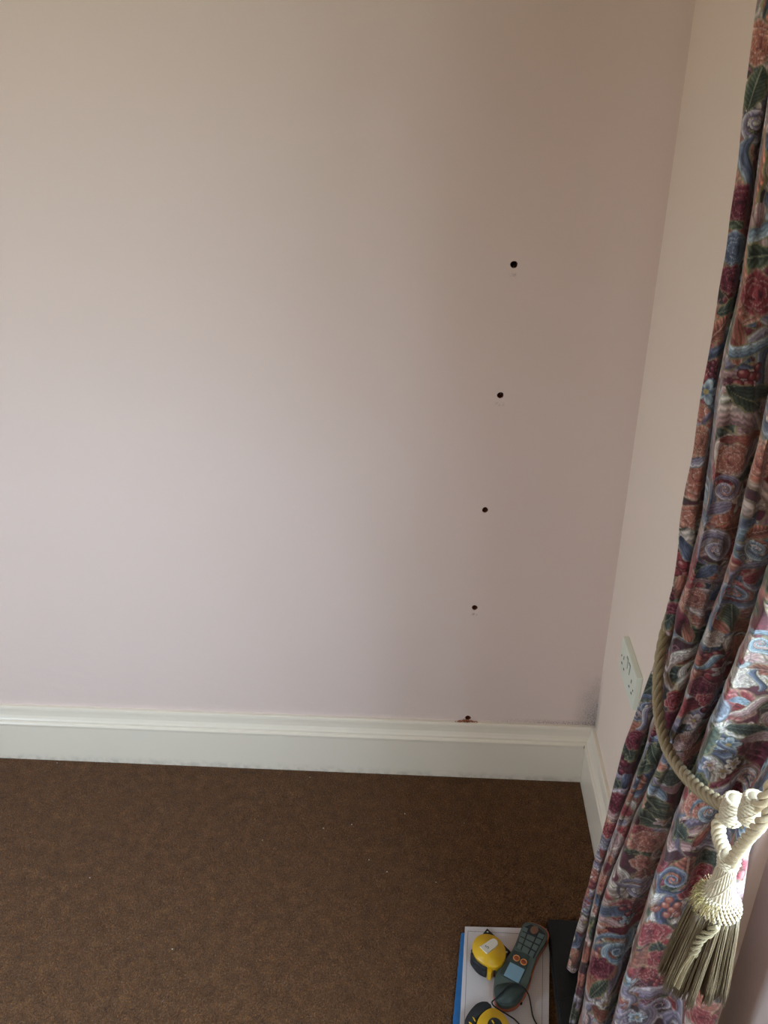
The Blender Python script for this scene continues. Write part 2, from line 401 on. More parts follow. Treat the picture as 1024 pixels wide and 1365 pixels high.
def resample(P, ytop):
    P = np.array(sorted(P, key=lambda q: q[2]))
    P = np.vstack(([] if P[0][2] < .05 else [[[P[0][0]-.004, P[0][1], .03]]])+[P, [[P[-1][0], ytop, ZT+.05]]])
    zu = np.linspace(ZT, ZB, 400)
    xx = np.interp(zu, P[:, 2], P[:, 0]); yy = np.interp(zu, P[:, 2], P[:, 1])
    pad = lambda a: np.convolve(np.r_[[a[0]]*8, a, [a[-1]]*8], kern, 'valid')
    xx, yy = pad(xx), pad(yy)
    return np.interp(-zs, -zu, xx), np.interp(-zs, -zu, yy)
cx_, cy_ = [], []
def addcol(P, ytop):
    a, b = resample(P, ytop); cx_.append(a); cy_.append(b)
NF = len(CREST)
for k in range(NF):
    c = np.array(CREST[k], float); P = np.array([at_x(px, py, -o) for px, py, o in c])
    yt = P[0][1]-.01 if k == 0 else -.60-.13*k
    if k == 0:
        a, b = resample(P, yt); cx_.append(np.minimum(a+.045, -.028)); cy_.append(b+.03)
    if k == NF-1:       # the last line is the leading hem of the broad fourth fold; it turns back behind itself
        cx_.append(np.minimum(cx_[-1]+.008, -.03)); cy_.append(cy_[-1]+.06); break
    addcol(P, yt)
    n = np.array(CREST[k+1], float)
    lo, hi = max(c[0, 1], n[0, 1]), min(c[-1, 1], n[-1, 1])
    pys = np.linspace(lo, hi, 34)
    pa = np.interp(pys, c[:, 1], c[:, 0]); pb = np.interp(pys, n[:, 1], n[:, 0]); yk = np.interp(pys, c[:, 1], P[:, 1])
    for f_, bulge in (((.30, -.011), (.66, -.012), (1.03, .004)) if k < NF-2 else ((.16, -.010), (.34, -.012), (.50, -.006), (.64, -.022), (.78, -.080), (1., -.085))):     # the face of the fold that turns to the room end, then the tuck
        Q = [at_y(pa_+(pb_-pa_)*f_, py_, y_+bulge) for pa_, pb_, py_, y_ in zip(pa, pb, pys, yk)]
        addcol(Q, yt+bulge)
CX = np.array(cx_).T; CY = np.array(cy_).T; K = CX.shape[1]

Pp = np.stack([CX, CY], 2)
Pe = np.concatenate([2*Pp[:, :1]-Pp[:, 1:2], Pp, 2*Pp[:, -1:]-Pp[:, -2:-1]], 1)
rows = []
for k in range(K-1):
    a, b, c, d = Pe[:, k], Pe[:, k+1], Pe[:, k+2], Pe[:, k+3]
    SUB = 30 if (k > 0 and ((k-1) % 4 != 3 or k > 12) and k < K-2) else 12
    for t in np.linspace(0, 1, SUB, endpoint=(k == K-2)):
        rows.append(.5*((2*b)+(-a+c)*t+(2*a-5*b+4*c-d)*t*t+(-a+3*b-3*c+d)*t**3))
G = np.stack(rows, 1)                       # (rows, cols, 2)
NC = G.shape[1]
Z = np.repeat(zs[:, None], NC, 1)
seglen = np.linalg.norm(np.diff(G, axis=1), axis=2); selr = (zs > .5) & (zs < 1.5)
dU = seglen.copy()
gz_ = np.exp(-.5*((zs[:, None]-zs[None, ::6])/.07)**2); gz_ /= gz_.sum(1)[:, None]
dU = gz_@dU[::6]
UU = np.concatenate([np.zeros((NR, 1)), np.cumsum(dU, 1)], 1); U = UU.mean(0)
# smooth value noise for small wrinkles
def vnoise(u, v, su, sv, seed):
    r = np.random.default_rng(seed); g = r.normal(size=(256, 256))
    x = u/su+1000; y = v/sv+1000; xi = np.floor(x).astype(int); yi = np.floor(y).astype(int); fx = x-xi; fy = y-yi
    fx = fx*fx*(3-2*fx); fy = fy*fy*(3-2*fy)
    g00 = g[xi % 256, yi % 256]; g10 = g[(xi+1) % 256, yi % 256]; g01 = g[xi % 256, (yi+1) % 256]; g11 = g[(xi+1) % 256, (yi+1) % 256]
    return (g00*(1-fx)+g10*fx)*(1-fy)+(g01*(1-fx)+g11*fx)*fy
dG = np.gradient(G, axis=1); nrm = np.stack([dG[..., 1], -dG[..., 0]], 2); nrm /= np.linalg.norm(nrm, axis=2)[..., None]+1e-9
nrm *= np.where(nrm[..., :1] > 0, -1, 1)*0+1
tie = np.exp(-((Z-.95)/.16)**2)
wr_ = (vnoise(UU+.12*Z, Z, .030, .22, 1)*.0022 + vnoise(UU-.2*Z, Z, .016, .07, 2)*.0009*(1+1.5*tie))
G3 = np.stack([G[..., 0]+nrm[..., 0]*wr_, G[..., 1]+nrm[..., 1]*wr_, Z], 2)
G3[..., 0] = np.minimum(G3[..., 0], -.022)
# projection of every point of the cloth, used to find where on the print a motif lies
D = G3-CAM; zc = D@cF; PXc = 512+FPX*(D@cR)/zc; PYc = 682.5-FPX*(D@cU)/zc

# ---- the print: painted in cloth coordinates (u across, z up)
rgb = np.zeros((NR, NC, 3))
def C(*c): return np.array(c, float)
def lay(mask, col, sl):
    r = rgb[sl]; m = np.clip(mask, 0, 1)[..., None]; r[:] = r*(1-m)+col*m
nz = vnoise(UU, Z, .05, .05, 3); nz2 = vnoise(UU, Z, .025, .03, 4)
st = vnoise(UU+.3*Z, Z-.3*UU, .003, .012, 5); st2 = vnoise(UU, Z, .002, .002, 6)
A = 1/(1+np.exp(-3*nz))[..., None]; B = 1/(1+np.exp(-4*nz2))[..., None]
rgb[:] = (C(78, 66, 68)*(1-A)+C(120, 44, 66)*A)*(1-B*.4)+C(54, 58, 52)*B*.4
# crosshatched burgundy patches
lat = ((np.abs(((UU+Z)*90) % 1-.5) < .13) | (np.abs(((UU-Z)*90) % 1-.5) < .13))
rgb[(vnoise(UU, Z, .06, .06, 8) > .7) & lat] = C(170, 100, 118)
ed = .06
def sm(x, a, b):
    t = np.clip((x-a)/(b-a), 0, 1); return t*t*(3-2*t)
GOLD = C(168, 150, 96)
def local(u0, v0, r, ang, asp=1.):
    i = np.where(np.abs(zs-v0) < r*1.3)[0]
    if len(i) < 3: return None
    j = np.where((np.abs(UU[i[0]:i[-1]+1]-u0) < r*1.3*max(asp, 1)).any(0))[0]
    if len(j) < 3: return None
    sl = (slice(i[0], i[-1]+1), slice(j[0], j[-1]+1))
    x = (UU[sl]-u0)/r/asp; y = (Z[sl]-v0)/r; c, s = math.cos(ang), math.sin(ang)
    return sl, c*x+s*y, -s*x+c*y
def streak(sl, th, amp, n=16):
    return 1+amp*(np.sin(th*n+st[sl]*2.5)*.5+st[sl]*.5)
def rose(u, v, r, ang, pal, asp=1., full=True):
    L = local(u, v, r, ang, asp)
    if not L: return
    sl, x, y = L; dk, md_, lt = pal; h = math.sin(u*917+v*431)
    rings = ((5, .50, .50, 0.), (5, .33, .42, .6), (3, .16, .32, 1.4), (1, .02, .20, 0.))
    for n, dist, pr, ph in rings:
        for k in range(n):
            a = 2*PI*k/n+ph+h*3+.25*math.sin(k*5+h*9); px_, py_ = dist*math.cos(a), dist*math.sin(a); q = pr*(1+.14*math.sin(k*3.7+h*20))
            dx, dy = x-px_, y-py_; rr = np.hypot(dx, dy)/q*(1+.07*np.sin(5*np.arctan2(dy, dx)+k+h*7))
            out = (dx*math.cos(a)+dy*math.sin(a))/q                 # -1 at the heart, +1 at the rim
            sh = dk+(md_-dk)*sm(out, -.9, .05)[..., None]
            sh = sh+(lt-sh)*(sm(rr, .62, .95)*sm(out, -.15, .6))[..., None]*.95
            sh = sh*(1+.13*np.sin(np.arctan2(dy, dx)*13+st[sl]*2.2))[..., None]
            lay(sm(rr, 1.02, .95), sh, sl)
            ed_ = sm(rr, .92, .99)*sm(rr, 1.07, 1.0)
            lay(ed_*(.75 if n == 5 and dist > .4 else .45), GOLD if dist > .4 else dk*.8, sl)
def leaf(u, v, r, ang, pal, asp=1., w=.42):
    L = local(u, v, r, ang, asp)
    if not L: return
    sl, x, y = L; ww = w*np.clip(1-x*x, 0, 1)**.8*(1+.08*np.sin(14*x)); t = np.abs(y)/(ww+1e-4)
    dk, md_, lt = pal
    vein = np.abs(((x-np.abs(y)*.9)*5) % 1-.5)
    c = dk+(md_-dk)*sm(t, .1, .9)[..., None]; c = c*(.85+.3*sm(vein, .1, .4))[..., None]*streak(sl, x*3, .12)[..., None]
    c = np.where((y > 0)[..., None], c*1.15, c)
    ok = (np.abs(x) < 1)
    lay(sm(t, 1., .92)*ok, c, sl); lay(((np.abs(y) < .028) & (np.abs(x) < .92)).astype(float)*.8, lt, sl)
    lay(((t > .93) & (t < 1.12) & ok).astype(float)*.85, GOLD, sl)
def scroll(u, v, r, ang, pal, asp=1., turns=1.35, mir=1):
    L = local(u, v, r, ang, asp)
    if not L: return
    sl, x, y = L; y = y*mir; rr = np.hypot(x, y)+1e-5; th = np.arctan2(y, x)
    b = .17; lr = (np.log(rr)/b-th)/(2*PI)          # spiral index
    fr = lr-np.floor(lr); band = (fr > .36) & (rr < 1.) & (rr > .07)
    q = (fr-.36)/.64
    dk, md_, lt = pal
    c = dk+(md_-dk)*sm(q, 0, .35)[..., None]; c = c+(lt-c)*sm(q, .45, .78)[..., None]; c = c+(dk-c)*sm(q, .85, 1)[..., None]*.8
    c = c*(1+.16*np.sin(q*26+st[sl]*1.6)[..., None])
    lay(band*sm(rr, 1., .93), c, sl)
    lay((band & ((q < .06) | (q > .95))).astype(float)*.6, GOLD, sl)
def ribbon(u, v, r, ang, pal, asp=1., mir=1):
    """S-curved tapering band"""
    L = local(u, v, r, ang, asp)
    if not L: return
    sl, x, y = L; yc = .38*np.sin(x*2.6)*mir; w = .26*np.clip(1-x*x, 0, 1)**.6+.01; q = (y-yc)/w
    dk, md_, lt = pal
    c = dk+(md_-dk)*sm(q, -1, -.2)[..., None]; c = c+(lt-c)*sm(q, .0, .6)[..., None]; c = c*(1+.14*np.sin(q*11+st[sl]*1.5)[..., None])
    ok = np.abs(x) < 1
    lay(((np.abs(q) < 1) & ok).astype(float), c, sl); lay(((np.abs(np.abs(q)-1) < .13) & ok).astype(float)*.7, GOLD, sl)
def small(u, v, r, ang, pal, asp=1.):
    L = local(u, v, r, ang, asp)
    if not L: return
    sl, x, y = L; rr = np.hypot(x, y); th = np.arctan2(y, x)
    dk, md_, lt = pal; Rk = .45+.55*np.abs(np.cos(2.5*th)); t = rr/Rk
    c = dk+(lt-dk)*sm(t, .2, .8)[..., None]; lay(sm(t, 1., .9), c*streak(sl, th, .08)[..., None], sl)
    lay(((t > .94) & (t < 1.08)).astype(float)*.6, md_*.6, sl)
    lay(sm(rr, .24, .16), C(196, 160, 84), sl)
def berries(u, v, r, ang, pal, asp=1.):
    for k in range(7):
        a = ang+k*2.4; q = r*.62*math.sqrt((k+.3)/7)
        L = local(u+q*math.cos(a)*1.3, v+q*math.sin(a)*1.3, r*.3, 0, asp)
        if not L: continue
        sl, x, y = L; rr = np.hypot(x, y); c = pal[0]+(pal[1]-pal[0])*sm(rr, 1, .4)[..., None]; c = c+(pal[2]-c)*sm(np.hypot(x+.3, y-.3), .5, .15)[..., None]
        lay(sm(rr, 1., .88), c, sl)
def petal(u, v, r, ang, pal, asp=1.):
    L = local(u, v, r, ang, asp)
    if not L: return
    sl, x, y = L; w = .52*np.sqrt(np.clip(1-x*x, 0, 1))*(.55+.45*(x+1)/2*1.3); t = np.abs(y)/(w+1e-4); ok = np.abs(x) < 1
    c = pal[0]+(pal[1]-pal[0])*sm(x, -.9, .2)[..., None]; c = c+(pal[2]-c)*sm(t, .45, 1)[..., None]*sm(x, -.5, .8)[..., None]
    c = c*(1+.14*np.sin(y*30+st[sl]*2))[..., None]
    lay(sm(t, 1, .93)*ok, c, sl); lay(((t > .95) & (t < 1.1) & ok).astype(float)*.7, GOLD, sl)
P_RED = (C(96, 22, 36), C(176, 52, 62), C(222, 138, 128))
P_BUR = (C(66, 16, 34), C(124, 32, 52), C(176, 84, 96))
P_SAL = (C(150, 60, 58), C(206, 110, 88), C(236, 176, 158))
P_PNK = (C(150, 96, 106), C(202, 150, 150), C(234, 204, 194))
P_CRM = (C(168, 130, 130), C(214, 190, 180), C(238, 226, 214))
P_BLU = (C(56, 58, 84), C(94, 102, 136), C(160, 166, 188))
P_SKY = (C(84, 104, 134), C(138, 160, 186), C(196, 210, 222))
P_LAV = (C(96, 78, 106), C(150, 132, 162), C(210, 194, 206))
P_GRN = (C(54, 62, 52), C(94, 102, 80), C(156, 152, 116))
P_ORG = (C(128, 60, 50), C(190, 104, 82), C(222, 160, 130))
P_DGR = (C(50, 56, 54), C(82, 88, 78), C(128, 128, 104))
R_ = random.Random(11)
kinds = [(leaf, (P_GRN, P_DGR, P_GRN, P_ORG), .030), (scroll, (P_LAV, P_BLU, P_PNK, P_CRM), .036), (rose, (P_RED, P_BUR, P_SAL, P_PNK, P_RED, P_SAL), .028),
         (ribbon, (P_BLU, P_LAV, P_SKY, P_CRM), .036), (petal, (P_SAL, P_ORG, P_RED, P_BUR, P_BLU), .022), (small, (P_CRM, P_PNK, P_SKY), .013),
         (berries, (P_RED, P_SAL, P_BUR), .017)]
order = [1, 3, 0, 1, 0, 4, 2, 3, 2, 0, 1, 4, 5, 6]
for ki in order:
    fn, pals, base = kinds[ki]; dens = {0: .75, 1: .7, 2: .75, 3: .6, 4: .8, 5: .7, 6: .4}[ki]
    nn = int(dens*UU[:, -1].max()*(ZT-ZB)/(.0042 if ki != 5 else .003)*.40)
    for _ in range(nn):
        fn(R_.uniform(0, UU[:, -1].max()), R_.uniform(ZB, ZT), base*R_.uniform(.9, 1.75), R_.uniform(0, 6.28), R_.choice(pals), 1.15)
# motifs placed where they lie on the cloth in the photograph
def put(fn, px, py, rpx, deg, pal, **k):
    d = (PXc-px)**2+(PYc-py)**2 + np.where(PXc < 2000, 0, 1e9)
    near = np.where(d < max(9, d.min()*1.5)); j = near[0][np.argmin(zc[near])], near[1][np.argmin(zc[near])]
    i_, c_ = j; a, b = max(c_-3, 0), min(c_+3, NC-1)
    dpx = abs(PXc[i_, b]-PXc[i_, a])/max(UU[i_, b]-UU[i_, a], 1e-6); mpp = zc[i_, c_]/FPX
    asp = min(max(1/(dpx*mpp+1e-6), .9), 1.7)
    fn(UU[i_, c_], zs[i_], rpx*mpp*1.05, math.radians(deg), pal, asp=asp, **k)
PUT = [
 (scroll,1010,165,42,70,P_LAV),(ribbon,1000,235,44,80,P_BLU),(rose,1010,60,26,0,P_SAL),(leaf,1003,120,26,80,P_GRN),(rose,988,275,24,0,P_BUR),(rose,982,335,24,20,P_BLU),
 (rose,975,375,20,0,P_BUR),(petal,1014,290,16,90,P_PNK),(rose,1008,395,30,10,P_RED),(leaf,958,440,24,60,P_ORG),(petal,985,450,26,-80,P_SAL),(petal,978,470,20,-70,P_SAL),
 (ribbon,1010,465,40,-20,P_SKY),(leaf,1002,535,34,-30,P_GRN),(petal,1010,525,22,-20,P_DGR),(petal,1000,590,22,0,P_SAL),(rose,972,615,24,0,P_SAL),(rose,930,590,22,0,P_ORG),(berries,940,628,16,0,P_RED),
 (rose,1012,620,34,30,P_SAL),(scroll,965,655,22,0,P_LAV),(petal,955,680,22,20,P_LAV),(rose,932,690,20,0,P_SAL),(scroll,1008,735,40,40,P_SKY),(leaf,1008,712,26,20,P_ORG),(scroll,955,735,34,90,P_LAV),
 (petal,912,735,20,-60,P_BLU),(petal,940,765,20,40,P_BLU),(petal,905,785,20,80,P_ORG),(rose,925,800,22,0,P_SAL),
 (leaf,978,825,30,80,P_GRN),(petal,958,835,20,-70,P_SAL),(rose,948,855,18,0,P_CRM),(ribbon,945,885,24,10,P_SKY),(small,966,893,13,0,P_PNK),(petal,985,870,10,60,P_ORG),
 (petal,915,845,18,-75,P_ORG),(rose,932,920,22,10,P_BUR),(rose,945,935,14,0,P_RED),(rose,903,935,16,0,P_RED),(small,922,962,14,0,P_PNK),(rose,920,990,18,0,P_PNK),
 (rose,992,905,26,30,P_CRM),(ribbon,1010,910,26,70,P_BLU),(scroll,1015,860,34,0,P_SKY),(petal,985,935,18,-30,P_SKY),(ribbon,1005,945,36,10,P_PNK),(leaf,1000,975,30,-20,P_DGR),(petal,1010,985,22,10,P_PNK),
 (ribbon,968,1000,20,-70,P_BLU),(small,945,1022,12,0,P_PNK),(small,962,1030,13,0,P_CRM),(small,980,1020,12,0,P_CRM),(ribbon,975,1050,36,5,P_LAV),(scroll,1000,1040,20,0,P_PNK),
 (scroll,868,945,22,40,P_BLU),(rose,845,990,18,0,P_BUR),(leaf,850,1020,20,60,P_GRN),(ribbon,858,960,22,60,P_LAV),(leaf,880,1000,24,60,P_GRN),(petal,898,1010,14,0,P_PNK),
 (leaf,870,1010,20,-50,P_GRN),(rose,893,1040,18,0,P_DGR),(petal,900,1055,16,-20,P_PNK),(rose,925,1070,22,0,P_SAL),(scroll,945,1085,24,20,P_SKY),(leaf,885,1090,24,-20,P_GRN),
 (rose,855,1115,20,0,P_RED),(rose,872,1125,27,10,P_SAL),(rose,882,1135,16,0,P_BUR),(scroll,850,1190,30,20,P_LAV),(leaf,905,1110,20,-50,P_DGR),(rose,960,1110,20,0,P_LAV),
 (rose,940,1145,18,0,P_DGR),(rose,935,1165,22,0,P_RED),(rose,925,1185,18,0,P_RED),(scroll,895,1175,28,160,P_BLU),(berries,890,1215,22,0,P_SAL),(rose,868,1245,24,0,P_RED),(rose,880,1280,22,30,P_RED),
 (leaf,815,1250,24,10,P_ORG),(scroll,825,1270,34,0,P_SKY),(petal,845,1230,22,10,P_RED),(berries,872,1310,16,0,P_RED),(petal,778,1270,20,-70,P_ORG),(petal,782,1310,20,-60,P_ORG),(leaf,795,1320,20,80,P_GRN),
 (rose,795,1290,20,0,P_BUR),(rose,800,1180,18,0,P_SAL),(berries,790,1170,14,0,P_SAL),(scroll,778,1210,20,0,P_LAV),(petal,770,1280,16,80,P_ORG),(petal,760,1305,16,80,P_SAL),(ribbon,840,1330,26,80,P_LAV),
 (petal,800,1355,18,-30,P_ORG),(rose,815,1070,18,0,P_BUR),(rose,812,1110,16,0,P_RED),(petal,835,1045,14,90,P_BLU),(ribbon,862,1180,24,-30,P_LAV),(rose,1000,1100,14,0,P_BLU),(rose,935,1360,22,0,P_RED),
]
for a in PUT: put(*a)
g_ = rgb.mean(2, keepdims=True); rgb = g_+(rgb-g_)*.74; rgb = rgb*.86+7
rgb *= (1+.07*st[..., None]+.05*st2[..., None])
lin = np.clip(rgb/255, 0, 1); lin = np.where(lin <= .04045, lin/12.92, ((lin+.055)/1.055)**2.4)

def fabric():
    m = NT('floral_curtain_cotton', .72, .25); a = m.new('ShaderNodeVertexColor'); a.layer_name = 'print'
    tint = m.mix(m.math('MULTIPLY', m.noise(900, 2), .25), a.outputs[0], (.5, .45, .42), 'MULTIPLY')
    m.col(tint); m.bump(m.noise(1400, 2), .0006, .5); m.bump(m.noise(60, 3, stretch=(1, 1, .3)), .0015, .4)
    m.b.inputs['Sheen Weight'].default_value = .25; m.b.inputs['Sheen Roughness'].default_value = .4
    return m.m
cur = thing('curtain', 'long floral curtain in burgundy, rose, blue and green, gathered by a twisted cord', 'curtain', (-.08, -.9, 0))
me = bpy.data.meshes.new('curtain_cloth'); V = (G3-np.array([-.08, -.9, 0])).reshape(-1, 3)
me.vertices.add(len(V)); me.vertices.foreach_set('co', V.ravel())
I, J = np.meshgrid(np.arange(NR-1), np.arange(NC-1), indexing='ij'); q = (I*NC+J).ravel()
Fq = np.stack([q, q+NC, q+NC+1, q+1], 1); nf = len(Fq)
me.loops.add(nf*4); me.loops.foreach_set('vertex_index', Fq.ravel()); me.polygons.add(nf)
me.polygons.foreach_set('loop_start', np.arange(nf)*4); me.polygons.foreach_set('loop_total', np.full(nf, 4))
me.update(); me.polygons.foreach_set('use_smooth', np.ones(nf, bool))
ca = me.color_attributes.new('print', 'FLOAT_COLOR', 'POINT')
ca.data.foreach_set('color', np.concatenate([lin.reshape(-1, 3), np.ones((len(V), 1))], 1).ravel().astype(np.float32))
link('curtain_cloth', me, fabric(), cur)
# curtain rail with rings is above the frame: a plain pole carries the heading
M_pole = simple('painted_pole', (210, 200, 180), .4)
v, f = tube_mesh([([(-.10, y, ZT+.035) for y in np.linspace(-.50, -2.75, 12)], .014)], 12)
pole = mesh('curtain_pole', v, f, M_pole, None, True)
tag(pole, 'pale painted curtain pole above the right wall window', 'curtain pole')
for y in (-.52, -2.7):
    v, f = tube_mesh([([(-.10, y, ZT+.035), (-.05, y, ZT+.035), (.0, y, ZT+.035)], .009)], 8); mesh('pole_bracket', v, f, M_pole, pole, True)
for k in range(11):
    y = .3-.085*k; ring = [(-.02+.02*math.cos(t), y, ZT+.03+.022*math.sin(t)) for t in np.linspace(0, 2*PI, 17)]
    mesh('curtain_ring', *tube_mesh([(ring, .002)], 6), M_pole, cur, True)

# ------------------------------------------------------------------ tieback: cord, woven bobbles, tassel
def satin(name, rgb, rough=.38, streaks=(1, 1, 1), sc=800):
    m = NT(name, rough, .6); c = s2l(rgb); f = m.noise(sc, 3, stretch=streaks)
    m.col(m.ramp(f, [(.3, tuple(x*.84 for x in c)), (.7, tuple(min(1, x*1.08) for x in c))]))
    m.bump(f, .0005, .4)
    m.b.inputs['Anisotropic'].default_value = .5; return m.m
M_cord = satin('olive_gold_satin_cord', (152, 132, 102), .24, (1, 1, 1), 700)
M_cord2 = satin('cream_satin_cord', (192, 170, 140), .26, (1, 1, 1), 700)
M_knit = satin('woven_cream_thread', (194, 174, 148), .45, (1, 1, 1), 1200)
M_fringe = satin('olive_silk_fringe', (108, 90, 68), .42, (1, 1, .08), 900)
tb = thing('curtain_tieback', 'twisted olive and cream cord tieback with two woven bobbles and a long fringed tassel', 'tieback', tuple(at_x(975, 1080, -.13)))
TB = np.array(tb.location)
def tpart(name, paths, mat, nr=8, parent=None, smooth=True):
    v, f = tube_mesh(paths, nr); v = [p-TB for p in v]; o = mesh(name, v, f, mat, parent or tb, smooth); return o
def cord(name, pts, R, pitch, mat, k=2, n=140, phase=0., yarn=False):
    P = smooth_path(pts, n)
    outer = rope_strands(P, R*.57, k, pitch, phase)
    paths = []
    for s in outer:
        if yarn:
            for y in rope_strands(s, R*.24, 6, pitch*.55, .4): paths.append((y, R*.19))
        else: paths.append((s, R*.48))
    return tpart(name, paths, mat, 10)
left = [at_x(px, py, -o) for px, py, o in ((897, 815, .030), (892, 826, .058), (885, 850, .074), (879, 885, .088), (877, 925, .098), (880, 960, .106), (889, 995, .113), (906, 1024, .119), (930, 1050, .124), (956, 1068, .127), (972, 1074, .129))]
hook = np.array([-.006, -.60, 1.02])
left = [hook, (hook+left[0])/2+np.array([-.004, .0, -.01])]+left
cord('cord', left, .0080, .080, M_cord, 4, 420)
right = [at_x(px, py, -o) for px, py, o in ((1008, 1078, .132), (1020, 1064, .134), (1034, 1040, .130), (1052, 1010, .118))]
right += [right[-1]+np.array([.045, .004, .02]), right[-1]+np.array([.088, .06, .05])]
cord('cord', right, .0064, .050, M_cord2, 3, 200)
# loop that carries the tassel: left leg, right leg rising out to the right
l1 = [at_x(px, py, -o) for px, py, o in ((974, 1086, .130), (963, 1092, .134), (958, 1103, .138), (960, 1120, .140), (967, 1136, .141), (974, 1149, .141))]
cord('tassel_loop', l1, .0072, .022, M_cord2, 3, 150)
r1 = [at_x(px, py, -o) for px, py, o in ((975, 1150, .141), (984, 1134, .145), (999, 1115, .147), (1014, 1099, .146), (1030, 1080, .140), (1046, 1052, .128))]
cord('tassel_loop', r1, .0058, .036, M_cord2, 3, 190, 1.)
v, f = tube_mesh([([hook, hook+np.array([-.02, 0, -.01]), hook+np.array([-.03, 0, .01])], .003)], 8)
hk = mesh('tieback_hook', v, f, simple('brass_hook', (170, 140, 70), .3, .5, metal=.9), None, True); tag(hk, 'small brass wall hook hidden behind the curtain edge holding the cord', 'hook')
# two knitted bobbles: barrels wrapped in rows of thread
def barrel(px, py, off, rad, h, tilt):
    c = at_x(px, py, -off); ax = np.array([.02, .0+tilt, 1.]); ax /= np.linalg.norm(ax)
    A_ = np.cross(ax, [0, 1., 0]); A_ /= np.linalg.norm(A_); B_ = np.cross(ax, A_)
    prof = lambda t: rad*(.88+.12*math.sin(PI*min(1, max(0, t)))**.6)
    paths = []; n = 8
    for r_ in range(n):
        t = (r_+.5)/n; ring = []
        for a in np.linspace(0, 2*PI, 37):
            rr = prof(t)+.0005*math.sin(a*16+(r_ % 2)*PI); ring.append(c+ax*(t-.5)*h+rr*(math.cos(a)*A_+math.sin(a)*B_))
        paths.append((np.array(ring), h/n*.55))
    for s in range(5):   # slanting binding threads
        seg = [c+ax*(t-.5)*h+(prof(t)+h/n*.5)*(math.cos(2.2*t+s*1.26)*A_+math.sin(2.2*t+s*1.26)*B_) for t in np.linspace(.03, .97, 20)]
        paths.append((np.array(seg), .0006))
    o = tpart('woven_bobble', paths, M_knit, 6)
    tt = np.linspace(0, 1, 15)
    tpart('bobble_core', [(np.array([c+ax*(t-.5)*h*1.10 for t in tt]), [prof(t)*.95*min(1, (1-abs(2*t-1)+.02)*5)**.5 for t in tt])], M_knit, 20, o)
barrel(977, 1079, .133, .0096, .031, 0); barrel(1003, 1078, .134, .0092, .031, 0)
# tassel, in its own frame hanging straight down
t0 = at_x(973, 1142, -.141); TZ = t0[2]
tas = bpy.data.objects.new('tassel', None); COL.objects.link(tas); tas.parent = tb; tas.location = tuple(t0-TB)
def taspart(name, paths, mat, nr=6, smooth=True, kind=None):
    v, f = tube_mesh(paths, nr); o = mesh(name, v, f, mat, tas, smooth)
    if kind: o['kind'] = kind
    return o
def lathe(prof, n=32, ph=0):
    vs = [(r*math.cos(2*PI*i/n), r*math.sin(2*PI*i/n), z) for r, z in prof for i in range(n)]
    fs = [(k*n+i, k*n+(i+1) % n, (k+1)*n+(i+1) % n, (k+1)*n+i) for k in range(len(prof)-1) for i in range(n)]
    return vs, fs
HEAD = [(.0005, .003), (.006, .0025), (.0088, -.001), (.0092, -.005), (.0082, -.010), (.0084, -.016), (.0090, -.024), (.0101, -.034), (.0118, -.044), (.0138, -.053), (.0156, -.061), (.0150, -.063)]
v, f = lathe(HEAD); mesh('tassel_head', v, f, M_knit, tas, True)
def hr(z):
    zz = [-p[1] for p in HEAD[2:]]; return float(np.interp(-z, zz, [p[0] for p in HEAD[2:]]))
paths = []
for s in range(26):      # ribs of chain stitch down the head
    a = 2*PI*s/26; paths.append((np.array([(hr(z)*math.cos(a)+.0003*math.sin(z*3500), hr(z)*math.sin(a), z) for z in np.linspace(-.009, -.061, 60)]), [.0009+.0003*math.sin(z*4200+s*PI) for z in np.linspace(-.009, -.061, 60)]))
for s in range(5):
    paths.append((np.array([((hr(z)+.0008)*math.cos(2*PI*s/5+z*50), (hr(z)+.0008)*math.sin(2*PI*s/5+z*50), z) for z in np.linspace(-.009, -.061, 40)]), .0007))
for z in (-.002, -.005, -.008, -.0105):
    paths.append((np.array([((hr(z)+.0004+.0005*math.sin(a*12+z*900))*math.cos(a), (hr(z)+.0004+.0005*math.sin(a*12+z*900))*math.sin(a), z) for a in np.linspace(0, 2*PI, 49)]), .0015))
taspart('head_weave', paths, M_knit, 5)
paths = []               # ruff of short twisted cords round the waist
for s in range(30):
    a0 = 2*PI*s/30
    c = np.array([((.0135+.0085*math.sin(t*PI*.62))*math.cos(a0+.42*t), (.0135+.0085*math.sin(t*PI*.62))*math.sin(a0+.42*t), -.052-.019*t) for t in np.linspace(0, 1, 22)])
    for y in rope_strands(c, .0009, 2, .0075): paths.append((y, .0010))
taspart('twisted_ruff', paths, M_knit, 5)
paths = []               # loose fluffy yarn on the left of the ruff
for s in range(700):
    a = rng.normal(PI*.95, .75); z = -.054-rng.random()*.014; r = .0150; d = np.array([math.cos(a), math.sin(a), 0])
    p0 = d*r+np.array([0, 0, z]); p1 = p0+d*rng.uniform(.002, .006)+rng.normal(0, .002, 3); p2 = p1+d*.002+np.array([0, 0, -rng.uniform(.003, .008)])
    paths.append((np.array([p0, p0+(p1-p0)*.5+rng.normal(0, .0008, 3), p1, p2+rng.normal(0, .001, 3)]), .00026))
taspart('fluffy_yarn', paths, satin('gold_fluff', (178, 156, 104), .6), 3, False, 'stuff')
paths = []
LEN = .130
